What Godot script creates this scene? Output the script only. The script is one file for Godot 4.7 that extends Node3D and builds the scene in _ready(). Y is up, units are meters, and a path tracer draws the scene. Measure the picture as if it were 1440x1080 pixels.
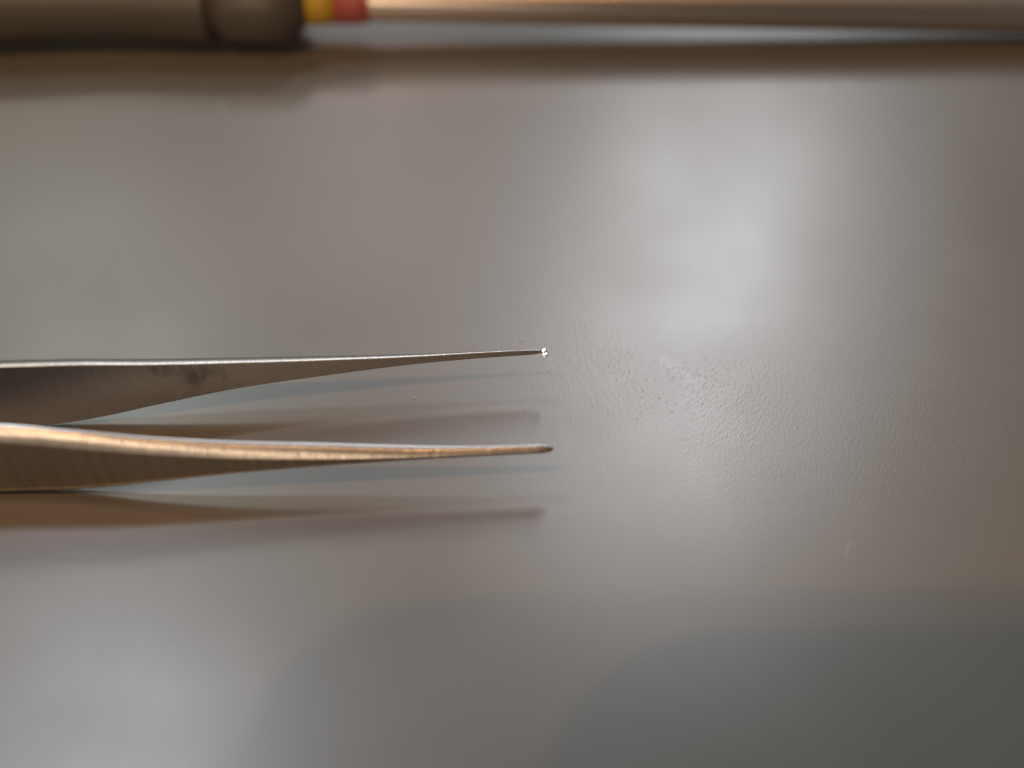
extends Node3D
# A pair of steel tweezers lying on its side on a satin grey worktop, a slim tool out of focus behind it.

const MM := 0.001
const AXIS_HEIGHT := 4.85          # mm, height of the tweezers' middle line above the table

var taken := {}
var rng := RandomNumberGenerator.new()


func _ready() -> void:
	rng.seed = 7
	# ---------------------------------------------------------------- camera
	var cam := Camera3D.new()
	cam.name = "camera"
	var tilt := deg_to_rad(52.0)
	cam.position = Vector3(0, 126.0 * sin(tilt), 126.0 * cos(tilt)) * MM
	cam.rotation = Vector3(-tilt, 0, 0)
	cam.near = 0.005
	cam.far = 20.0
	var lens := CameraAttributesPhysical.new()
	lens.frustum_focal_length = 12.0 / tan(deg_to_rad(16.0))
	lens.frustum_focus_distance = 0.1222
	lens.frustum_near = 0.005
	lens.frustum_far = 20.0
	lens.exposure_aperture = 8.0
	cam.attributes = lens
	add_child(cam)
	cam.current = true
	# ---------------------------------------------------------------- dim room round the table
	var around := WorldEnvironment.new()
	around.name = "surroundings"
	var env := Environment.new()
	env.background_mode = Environment.BG_COLOR
	env.background_color = Color(0.345, 0.33, 0.305)
	env.tonemap_mode = Environment.TONE_MAPPER_LINEAR
	env.tonemap_exposure = 1.0
	env.sdfgi_enabled = true
	env.ssao_enabled = true
	env.ssil_enabled = true
	around.environment = env
	add_child(around)
	# ---------------------------------------------------------------- lamps and windows of the room
	bulb("warm_ceiling_lamp", 71.5, -151.0, 1.5, 0.013, Color(1.0, 0.74, 0.50), 0.195)
	bulb("second_warm_ceiling_lamp", 66.5, -129.0, 1.5, 0.013, Color(1.0, 0.74, 0.50), 0.195)
	window_light("cool_window_light", 63.0, -43.0, 1.2, Vector2(0.17, 0.07), Color(0.90, 0.95, 1.0), 0.14)
	window_light("tall_window_light", 45.5, 12.8, 1.3, Vector2(0.15, 0.32), Color(0.97, 0.985, 1.0), 0.16)
	window_light("skylight", 55.0, 12.0, 1.2, Vector2(0.14, 0.14), Color(0.97, 0.98, 1.0), 0.07)
	window_light("narrow_window_light", 42.0, -9.0, 1.5, Vector2(0.07, 0.24), Color(1.0, 0.95, 0.94), 0.03)
	window_light("side_window_light", 46.5, -27.5, 1.5, Vector2(0.14, 0.14), Color(0.97, 1.0, 0.96), 0.055)
	window_light("warm_wall_light", 26.0, -167.0, 1.5, Vector2(0.24, 0.36), Color(1.0, 0.85, 0.70), 0.21)

	build_tabletop()
	build_tweezers()
	build_tool()
	build_specks()
	build_phone()


# ==================================================================== helpers
func numbered(called: String) -> String:
	if not taken.has(called):
		taken[called] = 0
		return called
	taken[called] += 1
	return "%s_%03d" % [called, taken[called]]


func direction(elevation: float, azimuth: float) -> Vector3:
	var e := deg_to_rad(elevation)
	var a := deg_to_rad(azimuth)
	return Vector3(sin(a) * cos(e), sin(e), -cos(a) * cos(e))


func bulb(called: String, el: float, az: float, far: float, radius: float, color: Color, energy: float) -> void:
	var l := OmniLight3D.new()
	l.name = called
	l.position = direction(el, az) * far
	l.light_color = color
	l.light_energy = energy * far * far
	l.light_size = radius
	l.omni_range = 6.0
	l.omni_attenuation = 2.0
	l.shadow_enabled = true
	add_child(l)


func window_light(called: String, el: float, az: float, far: float, size: Vector2, color: Color, energy: float) -> void:
	var l := AreaLight3D.new()
	l.name = called
	l.area_size = size
	l.light_color = color
	l.light_energy = energy * far * far
	l.area_range = 6.0
	l.shadow_enabled = true
	add_child(l)
	l.look_at_from_position(direction(el, az) * far, Vector3.ZERO, Vector3.UP)


func thing(called: String, label: String, category: String, at := Vector3.ZERO, group := "") -> Node3D:
	var o := Node3D.new()
	o.name = numbered(called)
	add_child(o)
	o.position = at
	describe(o, label, category, group)
	return o


func describe(o: Node3D, label: String, category: String, group := "") -> void:
	o.set_meta("label", label)
	o.set_meta("category", category)
	if group:
		o.set_meta("group", group)


func part(called: String, mesh: Mesh, material: Material, parent: Node) -> MeshInstance3D:
	var o := MeshInstance3D.new()
	o.name = called
	o.mesh = mesh
	o.material_override = material
	parent.add_child(o, true)
	return o


func plain(linear: Color, roughness: float, metallic := 0.0) -> StandardMaterial3D:
	var m := StandardMaterial3D.new()
	m.albedo_color = linear.linear_to_srgb()
	m.roughness = roughness
	m.metallic = metallic
	return m


# a closed skin through rings of points (each ring the same number of points), ends closed by fans
func skin(rings: Array, uvs: Array, hard: Array) -> ArrayMesh:
	var st := SurfaceTool.new()
	st.begin(Mesh.PRIMITIVE_TRIANGLES)
	var n: int = rings[0].size()
	for i in rings.size() - 1:
		for k in n:
			var j := (k + 1) % n
			st.set_smooth_group(hard[k])
			var q := [rings[i][k], rings[i + 1][k], rings[i + 1][j], rings[i][j]]
			var t := [uvs[i][k], uvs[i + 1][k], uvs[i + 1][k + 1], uvs[i][k + 1]]
			for c in [0, 1, 2, 0, 2, 3]:
				st.set_uv(t[c])
				st.add_vertex(q[c])
	for e in [0, rings.size() - 1]:
		var mid := Vector3.ZERO
		for p in rings[e]:
			mid += p
		mid /= n
		st.set_smooth_group(90 + e % 2)
		for k in n:
			var a: Vector3 = rings[e][k]
			var b: Vector3 = rings[e][(k + 1) % n]
			var tri := [mid, a, b] if e == 0 else [mid, b, a]
			for p in tri:
				st.set_uv(uvs[e][0])
				st.add_vertex(p)
	st.generate_normals()
	st.generate_tangents()
	return st.commit()


# a body turned about the x axis; profile of (x, radius) in mm
func turned(profile: Array, sides := 40, smooth := true) -> ArrayMesh:
	var rings := []
	var uvs := []
	var hard := []
	for k in sides:
		hard.append(0 if smooth else k)
	for p in profile:
		var ring := []
		var uv := []
		for k in sides + 1:
			var a := TAU * k / sides
			if k < sides:
				ring.append(Vector3(p.x, p.y * cos(a), p.y * sin(a)) * MM)
			uv.append(Vector2(p.x * 0.05, float(k) / sides))
		rings.append(ring)
		uvs.append(uv)
	return skin(rings, uvs, hard)


func table_of(keys: Array, column: int, x: float) -> float:
	# smooth reading of a short table of rows (x, ...)
	var n := keys.size()
	if x <= keys[0][0]:
		return keys[0][column]
	if x >= keys[n - 1][0]:
		return keys[n - 1][column]
	var i := 0
	while x > keys[i + 1][0]:
		i += 1
	var a = keys[max(i - 1, 0)]
	var b = keys[i]
	var c = keys[i + 1]
	var d = keys[min(i + 2, n - 1)]
	var h: float = c[0] - b[0]
	var t: float = (x - b[0]) / h
	var m0: float = 0.0 if a == b else (c[column] - a[column]) / (c[0] - a[0]) * h
	var m1: float = 0.0 if c == d else (d[column] - b[column]) / (d[0] - b[0]) * h
	if a == b:
		m0 = c[column] - b[column]
	if c == d:
		m1 = c[column] - b[column]
	var t2: float = t * t
	var t3: float = t2 * t
	return (2 * t3 - 3 * t2 + 1) * b[column] + (t3 - 2 * t2 + t) * m0 + (-2 * t3 + 3 * t2) * c[column] + (t3 - t2) * m1


func noise_image(size: int, frequency: float, octaves: int, seed: int) -> Image:
	var n := FastNoiseLite.new()
	n.seed = seed
	n.noise_type = FastNoiseLite.TYPE_SIMPLEX_SMOOTH
	n.frequency = frequency
	n.fractal_octaves = octaves
	n.fractal_type = FastNoiseLite.FRACTAL_FBM if octaves > 1 else FastNoiseLite.FRACTAL_NONE
	var im := n.get_seamless_image(size, size, false, false, 0.15, true)
	im.convert(Image.FORMAT_L8)
	return im


# ==================================================================== the worktop
func build_tabletop() -> void:
	var m := StandardMaterial3D.new()
	m.albedo_color = Color(0.132, 0.129, 0.118).linear_to_srgb()
	m.metallic = 0.0
	m.metallic_specular = 0.85
	m.roughness = 1.0
	# haze and wear in the gloss of the coating
	var wear := noise_image(512, 0.012, 4, 21)
	var grey := wear.get_data()
	for i in grey.size():
		grey[i] = int(clampf(81.0 + (grey[i] - 128) * 0.06, 0, 255))
	m.roughness_texture = ImageTexture.create_from_image(Image.create_from_data(512, 512, false, Image.FORMAT_L8, grey))
	m.roughness_texture_channel = BaseMaterial3D.TEXTURE_CHANNEL_RED
	# fine pimpled grain of the coating
	m.heightmap_enabled = true
	m.heightmap_texture = ImageTexture.create_from_image(grain_image())
	m.heightmap_scale = 0.0017
	# a scuff right of the tips and faint smudges: marks of their own on the coating
	m.detail_enabled = true
	m.detail_uv_layer = BaseMaterial3D.DETAIL_UV_2
	m.detail_blend_mode = BaseMaterial3D.BLEND_MODE_MIX
	m.detail_albedo = ImageTexture.create_from_image(marks())
	var st := SurfaceTool.new()
	st.begin(Mesh.PRIMITIVE_TRIANGLES)
	var xs := [-500.0, -64.0, 64.0, 500.0]
	var zs := [-420.0, -64.0, 64.0, 380.0]
	for i in 3:
		for j in 3:
			for c in [[0, 0], [1, 0], [1, 1], [0, 0], [1, 1], [0, 1]]:
				var x: float = xs[i + c[0]]
				var z: float = zs[j + c[1]]
				st.set_uv(grain_place(x, z))
				st.set_uv2(Vector2((x + 64.0) / 128.0, (z + 64.0) / 128.0) if i == 1 and j == 1 else Vector2(0.002, 0.002))
				st.set_normal(Vector3.UP)
				st.add_vertex(Vector3(x, 0, z) * MM)
	# edges and underside
	var lo := Vector3(-500, -28, -420)
	var hi := Vector3(500, 0, 380)
	var quads := [
		[Vector3(lo.x, 0, hi.z), Vector3(hi.x, 0, hi.z), Vector3(hi.x, lo.y, hi.z), Vector3(lo.x, lo.y, hi.z)],
		[Vector3(hi.x, 0, lo.z), Vector3(lo.x, 0, lo.z), Vector3(lo.x, lo.y, lo.z), Vector3(hi.x, lo.y, lo.z)],
		[Vector3(lo.x, 0, lo.z), Vector3(lo.x, 0, hi.z), Vector3(lo.x, lo.y, hi.z), Vector3(lo.x, lo.y, lo.z)],
		[Vector3(hi.x, 0, hi.z), Vector3(hi.x, 0, lo.z), Vector3(hi.x, lo.y, lo.z), Vector3(hi.x, lo.y, hi.z)],
		[Vector3(lo.x, lo.y, hi.z), Vector3(hi.x, lo.y, hi.z), Vector3(hi.x, lo.y, lo.z), Vector3(lo.x, lo.y, lo.z)],
	]
	for q in quads:
		var normal: Vector3 = -(q[1] - q[0]).cross(q[3] - q[0]).normalized()
		for c in [0, 1, 2, 0, 2, 3]:
			st.set_normal(-normal if false else normal)
			st.set_uv(Vector2(q[c].x + q[c].z, q[c].y + q[c].z) / 118.0)
			st.set_uv2(Vector2(0.002, 0.002))
			st.add_vertex(q[c] * MM)
	st.generate_tangents()
	var o := part("tabletop", st.commit(), m, self)
	o.set_meta("kind", "structure")
	o.set_meta("label", "satin grey coated tabletop under the tweezers")


func grain_place(x: float, z: float) -> Vector2:
	var lean := deg_to_rad(20.0)
	return Vector2(x * cos(lean) + z * sin(lean), -x * sin(lean) + z * cos(lean)) / 170.0 + Vector2(0.5, 0.5)


# fine grain of the coating, drawn out in one direction, standing up more in a worn patch
func grain_image() -> Image:
	var size := 2048
	var im := noise_image(size, 0.27, 2, 5)
	var coarse := im.get_region(Rect2i(0, 0, size, size / 2))
	coarse.resize(size, size, Image.INTERPOLATE_CUBIC)
	var d := coarse.get_data()
	var patch := grain_place(14.6, -1.2) * size
	var blur := FastNoiseLite.new()
	blur.seed = 4
	blur.frequency = 0.02
	for i in d.size():
		d[i] = int(128.0 + (d[i] - 128) * 0.17)
	var raw := coarse.get_data()
	for y in range(int(patch.y) - 230, int(patch.y) + 230):
		for x in range(int(patch.x) - 230, int(patch.x) + 230):
			var r := Vector2(x - patch.x, y - patch.y).length() / 62.0
			var k := exp(-r * r * 0.5) * (1.0 + 0.9 * blur.get_noise_2d(x, y))
			if k > 0.02:
				var v := (raw[y * size + x] - 128) / 110.0
				v = v * absf(v) * 1.6 if v > 0.0 else v * 0.35
				d[y * size + x] = int(clampf(d[y * size + x] + v * k * 190.0, 0, 255))
	return Image.create_from_data(size, size, false, Image.FORMAT_L8, d)


func marks() -> Image:
	var size := 1024
	var im := Image.create(size, size, false, Image.FORMAT_RGBA8)
	im.fill(Color(0.5, 0.5, 0.5, 0.0))
	var n := FastNoiseLite.new()
	n.seed = 11
	n.frequency = 0.06
	n.fractal_octaves = 3
	# scuff: a short pale streak running down to the right
	var a := Vector2(14.4, -3.0)
	var b := Vector2(17.6, 0.4)
	for y in range(400, 624):
		for x in range(540, 760):
			var p := Vector2(x, y) / 8.0 - Vector2(64, 64)
			var t := clampf((p - a).dot(b - a) / (b - a).length_squared(), 0, 1)
			var off := p.distance_to(a.lerp(b, t))
			var width := 0.95 + 0.6 * sin(t * PI)
			var v := clampf(1.0 - off / width + 0.55 * n.get_noise_2d(x * 1.6, y * 1.6), 0, 1)
			if v > 0.0:
				im.set_pixel(x, y, Color(0.74, 0.72, 0.80, v * v * 0.17))
	# one short curved scratch farther down on the right
	for i in 60:
		var f := i / 59.0
		var p := (Vector2(28.6 + 1.0 * f - 0.35 * sin(f * PI), 19.0 - 2.2 * f) + Vector2(64, 64)) * 8.0
		im.set_pixel(int(p.x), int(p.y), Color(0.80, 0.76, 0.70, 0.30 * sin(f * PI)))
	return im


# ==================================================================== the tweezers
func brushed(stained: bool) -> StandardMaterial3D:
	var m := StandardMaterial3D.new()
	m.metallic = 1.0
	m.roughness = 0.34
	var w := 1024
	var h := 128
	# grinding marks across the arm: long in v, short in u
	var n := FastNoiseLite.new()
	n.seed = 3
	n.frequency = 1.0
	n.fractal_octaves = 2
	var height := Image.create(w, h, false, Image.FORMAT_L8)
	var color := Image.create(w, h, false, Image.FORMAT_RGB8)
	var blot := FastNoiseLite.new()
	blot.seed = 19
	blot.frequency = 0.035
	blot.fractal_octaves = 4
	for y in h:
		for x in w:
			var g := n.get_noise_2d(x * 0.42, y * 0.03) * 0.6 + n.get_noise_2d(x * 0.06 + 90.0, y * 0.02) * 0.4
			height.set_pixel(x, y, Color(0.5 + 0.5 * g, 0, 0))
			var c := (0.56 if stained else 0.50 if y < 91 else 0.30) + 0.08 * g  # near arm below its bevel: same steel, shade put into a darker colour
			var col := Color(c, c * 0.985, c * 0.965)
			if stained and y < 56:
				# smudges on the inner face
				var s := 0.0
				for spot in [Vector3(478, 50, 22), Vector3(506, 52, 26), Vector3(534, 34, 40)]:
					var d: float = Vector2((x - spot.x), (y - spot.y) * 1.4).length() / spot.z
					s = maxf(s, 1.0 - d)
				s = clampf(s * 1.5 * (0.55 + 1.3 * blot.get_noise_2d(x, y * 0.6)), 0, 1)
				col = col.lerp(Color(0.20, 0.18, 0.17), s * 0.75)
			color.set_pixel(x, y, col.linear_to_srgb())
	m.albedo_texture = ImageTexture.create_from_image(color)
	m.heightmap_enabled = true
	m.heightmap_texture = ImageTexture.create_from_image(height)
	m.heightmap_scale = 0.003
	return m


# rows: x, inner face z, width, thickness, bevel (mm)
func tweezer_arm(rows: Array, outward: float, tip: float, land: float) -> ArrayMesh:
	var rings := []
	var uvs := []
	var hard := []
	var steps := 150
	var x0: float = rows[0][0]
	for i in steps + 1:
		var f := float(i) / steps
		var x := lerpf(x0, tip, f)
		var z := table_of(rows, 1, x)
		var a := table_of(rows, 2, x) * 0.5
		var t := table_of(rows, 3, x)
		var b := minf(table_of(rows, 4, x), a * 0.94)
		# worn, not quite straight edge
		b *= 1.0 + 0.015 * sin(x * 1.7) + 0.02 * sin(x * 4.3 + 1.0)
		b = minf(b, a * 0.96)
		var near_tip := clampf((tip - x) / 0.35, 0, 1)
		var rnd := sqrt(1.0 - pow(1.0 - near_tip, 2.0)) * 0.4 + 0.6 if near_tip < 1.0 else 1.0
		var sec: Array[Vector2] = []        # (outward, up)
		var e := minf(0.06, a * 0.2)
		sec.append(Vector2(0, -a + e))
		sec.append(Vector2(0, a - e))
		sec.append(Vector2(e, a))
		var flat := land * t
		for k in 9:
			var th := PI / 2 * k / 8.0
			var bow := 0.045 * sin(PI * k / 8.0)
			sec.append(Vector2(lerpf(flat, t, k / 8.0), a - b * k / 8.0) + Vector2(b, t - flat) * bow)
		for k in 9:
			var th := PI / 2 * k / 8.0
			sec.append(Vector2(flat + (t - flat) * cos(th), -(a - b) - b * sin(th)))
		sec.append(Vector2(e, -a))
		var ring := []
		var uv := []
		for k in sec.size() + 1:
			var v := (sec[k % sec.size()].y + a) / (2 * a) * 0.45 if k < 2 else 0.45 + 0.55 * float(k - 1) / (sec.size() - 1)
			uv.append(Vector2((x + 60.0) / 62.0, 1.0 - v if false else v))
			if k < sec.size():
				var p := sec[k]
				p = Vector2(t * 0.5, 0) + (p - Vector2(t * 0.5, 0)) * rnd
				ring.append(Vector3(x, p.y, z + outward * p.x) * MM)
		if outward < 0:
			ring.reverse()
			uv.reverse()
			uv.remove_at(0)
			uv.append(uv[0] + Vector2(0, 0.0))
		rings.append(ring)
		uvs.append(uv)
	var n: int = rings[0].size()
	for k in n:
		var kk: int = k if outward > 0 else (n - 2 - k + n) % n
		# separate shading for inner face, its little chamfers, the rounded outside and the flat outer face
		var g := 3
		if kk == 0:
			g = 1
		elif kk == 1 or kk == n - 1:
			g = 2
		elif kk == 11:
			g = 4
		hard.append(g)
	return skin(rings, uvs, hard)


func build_tweezers() -> void:
	var at := Vector3(0, AXIS_HEIGHT, 0) * MM
	var t := thing("tweezers", "open steel tweezers lying on their side, tips pointing right across the grey tabletop", "tweezers", at)
	var far_rows := [
		[-108.0, 12.2, 6.4, 1.5, 0.7], [-85.0, 9.9, 8.6, 1.5, 0.9], [-62.0, 6.8, 9.6, 1.45, 0.95], [-52.0, 5.95, 9.6, 1.35, 0.95], [-44.1, 5.39, 8.9, 1.3, 0.95],
		[-38.2, 4.77, 7.82, 1.25, 0.95], [-32.4, 3.97, 5.84, 1.25, 0.95], [-25.2, 2.93, 3.76, 1.15, 0.85], [-17.8, 2.08, 2.36, 0.95, 0.72],
		[-9.0, 1.13, 1.13, 0.6, 0.42], [-3.0, 0.55, 0.82, 0.36, 0.3], [1.6, 0.2, 0.68, 0.26, 0.22], [2.6, 0.12, 0.5, 0.24, 0.2],
	]
	var near_rows := [
		[-108.0, 12.25, 6.4, 1.5, 0.7], [-85.0, 12.2, 8.6, 1.5, 0.9], [-62.0, 11.6, 9.6, 1.45, 1.1], [-52.0, 11.4, 9.6, 1.35, 1.1], [-42.7, 11.4, 8.9, 1.25, 1.05],
		[-36.8, 11.6, 7.7, 1.18, 1.08], [-31.1, 11.56, 5.75, 1.2, 0.98], [-24.1, 11.31, 3.72, 1.27, 0.87], [-17.0, 11.03, 2.36, 1.26, 0.74],
		[-8.5, 10.9, 1.16, 0.98, 0.44], [-3.0, 10.85, 0.84, 0.7, 0.3], [3.3, 10.62, 0.72, 0.58, 0.26],
	]
	var far_arm := part("arm", tweezer_arm(far_rows, -1.0, 2.85, 0.55), brushed(true), t)
	far_arm.set_meta("label", "far arm, its dark smudged inner face turned to the viewer")
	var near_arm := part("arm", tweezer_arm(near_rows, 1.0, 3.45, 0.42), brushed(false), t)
	near_arm.set_meta("label", "near arm with its broad shining bevel")
	# the weld where the two arms meet, out of the picture on the left
	var weld := SurfaceTool.new()
	weld.begin(Mesh.PRIMITIVE_TRIANGLES)
	var box := BoxMesh.new()
	box.size = Vector3(12, 5.8, 2.6) * MM
	weld.append_from(box, 0, Transform3D(Basis(), Vector3(-107, 0, 12.2) * MM))
	part("rear_joint", weld.commit(), plain(Color(0.5, 0.48, 0.46), 0.4, 1.0), t)
	# teeth: two small polished pads bent in towards the other arm
	var bright := plain(Color(0.90, 0.88, 0.87), 0.30, 1.0)
	for s in [1.0, -1.0]:
		var ball := SphereMesh.new()
		ball.radius = 0.33 * MM
		ball.height = 0.66 * MM
		ball.radial_segments = 24
		ball.rings = 12
		var o := part("tooth", ball, bright, t)
		o.position = Vector3(2.95 - 0.04 * s, 0.16 + 0.06 * s, 0.22 - 0.18 * s) * MM
		o.scale = Vector3(0.80 if s > 0 else 0.95, 0.24, 1.0)
		o.set_meta("label", "white shining %s tooth at the far tip" % ("upper" if s > 0 else "lower"))
	var stub := SphereMesh.new()
	stub.radius = 0.16 * MM
	stub.height = 0.32 * MM
	stub.radial_segments = 16
	stub.rings = 10
	var o2 := part("tooth", stub, plain(Color(0.75, 0.7, 0.68), 0.4, 1.0), t)
	o2.position = Vector3(3.42, -0.06, 10.85) * MM


# ==================================================================== the tool behind
func build_tool() -> void:
	var r := 4.9
	var t := thing("hand_tool", "blurred slim hand tool behind the tweezers, brown grey handle, yellow and red collar, thin shaft", "hand tool", Vector3(-16.1, r + 0.2, -52.0) * MM)
	t.rotation.z = deg_to_rad(-1.1)
	var grip := plain(Color(0.084, 0.077, 0.069), 0.42)
	var profile := []
	for p in [[-122, 0.8], [-121, 3.6], [-118, 5.8], [-108, 6.5], [-80, 6.1], [-60, 5.7], [-50, 5.4], [-42, 5.0], [-36, 4.6], [-31, 4.4], [-26, 4.5], [-21, 4.8], [-19, 4.9], [-18.5, 4.9], [-18.3, 4.2]]:
		profile.append(Vector2(p[0], p[1]))
	part("handle", turned(profile), grip, t)
	var neck := []
	for p in [[-18.4, 3.4], [-18.3, 4.2], [-17.2, 4.2], [-17.0, 4.75], [-16.6, 4.9], [-11.5, 4.9], [-10.0, 4.7], [-8.2, 4.0], [-7.4, 2.6]]:
		neck.append(Vector2(p[0], p[1]))
	part("handle_cap", turned(neck), grip, t)
	var yellow := []
	for p in [[-7.5, 2.4], [-7.3, 2.9], [-4.4, 2.8], [-4.2, 2.4]]:
		yellow.append(Vector2(p[0], p[1]))
	var y := part("collar_ring", turned(yellow), plain(Color(0.50, 0.33, 0.03), 0.5), t)
	y.set_meta("label", "yellow ring")
	var red := []
	for p in [[-4.25, 2.4], [-4.1, 2.8], [-1.6, 2.7], [-0.5, 2.5], [0.0, 2.15]]:
		red.append(Vector2(p[0], p[1]))
	var rd := part("collar_ring", turned(red), plain(Color(0.40, 0.095, 0.08), 0.5), t)
	rd.set_meta("label", "red ring with a rounded end")
	var shaft := []
	for p in [[-1.0, 2.3], [20.0, 2.5], [92.0, 2.5], [96.0, 2.0], [97.0, 1.1]]:
		shaft.append(Vector2(p[0], p[1]))
	part("shaft", turned(shaft), plain(Color(0.62, 0.56, 0.52), 0.33, 1.0), t)


# ==================================================================== small bits on the table
func build_specks() -> void:
	var pale := plain(Color(0.62, 0.60, 0.58), 0.5)
	var spots := [
		[-9.1, 1.6, 0.13, "pale dust speck on the table just below the far tweezer arm", pale],
		[-3.5, -4.7, 0.10, "pale dust speck above the far arm, a little left of its tip", pale],
		[0.85, -5.3, 0.12, "pale dust speck above the tip of the far arm", pale],
	]
	for s in spots:
		var sm := SphereMesh.new()
		sm.radius = s[2] * MM
		sm.height = s[2] * 1.2 * MM
		sm.radial_segments = 10
		sm.rings = 6
		var o := part("dust_speck", sm, s[4], self)
		o.name = numbered("dust_speck")
		o.position = Vector3(s[0], s[2] * 0.45, s[1]) * MM
		o.scale = Vector3(0.7, 1.0, 1.3)
		o.rotation.y = s[0]
		describe(o, s[3], "speck", "specks of dust on the table")


# ==================================================================== the phone that takes the picture; its shadow crosses the bottom of the view
func build_phone() -> void:
	var tilt := deg_to_rad(52.0)
	var t := thing("phone", "dark phone held over the table, shading its near edge", "phone", Vector3(0, 126.0 * sin(tilt), 126.0 * cos(tilt)) * MM)
	t.basis = Basis(Vector3.RIGHT, -tilt) * Basis(Vector3.BACK, deg_to_rad(1.6))
	var outline := PackedVector2Array()
	var lo := Vector2(-38, -52)
	var hi := Vector2(118, 33.0)
	var r := 12.0
	for c in [[hi.x - r, hi.y - r, 0.0], [lo.x + r, hi.y - r, 90.0], [lo.x + r, lo.y + r, 180.0], [hi.x - r, lo.y + r, 270.0]]:
		for k in 9:
			var a := deg_to_rad(c[2] + 90.0 * k / 8.0)
			outline.append(Vector2(c[0] + r * cos(a), c[1] + r * sin(a)))
	var rings := []
	var uvs := []
	var hard := []
	for k in outline.size():
		hard.append(0)
	for d in [[9.0, -0.8], [9.6, 0.0], [16.4, 0.0], [17.0, -0.8]]:
		var ring := []
		var uv := []
		for k in outline.size() + 1:
			var p := outline[k % outline.size()]
			var mid := (lo + hi) * 0.5
			p += (mid - p).normalized() * -d[1]
			uv.append(p * 0.01)
			if k < outline.size():
				ring.append(Vector3(p.x, p.y, d[0]) * MM)
		ring.reverse()
		rings.append(ring)
		uvs.append(uv)
	part("body", skin(rings, uvs, hard), plain(Color(0.03, 0.03, 0.032), 0.4), t)
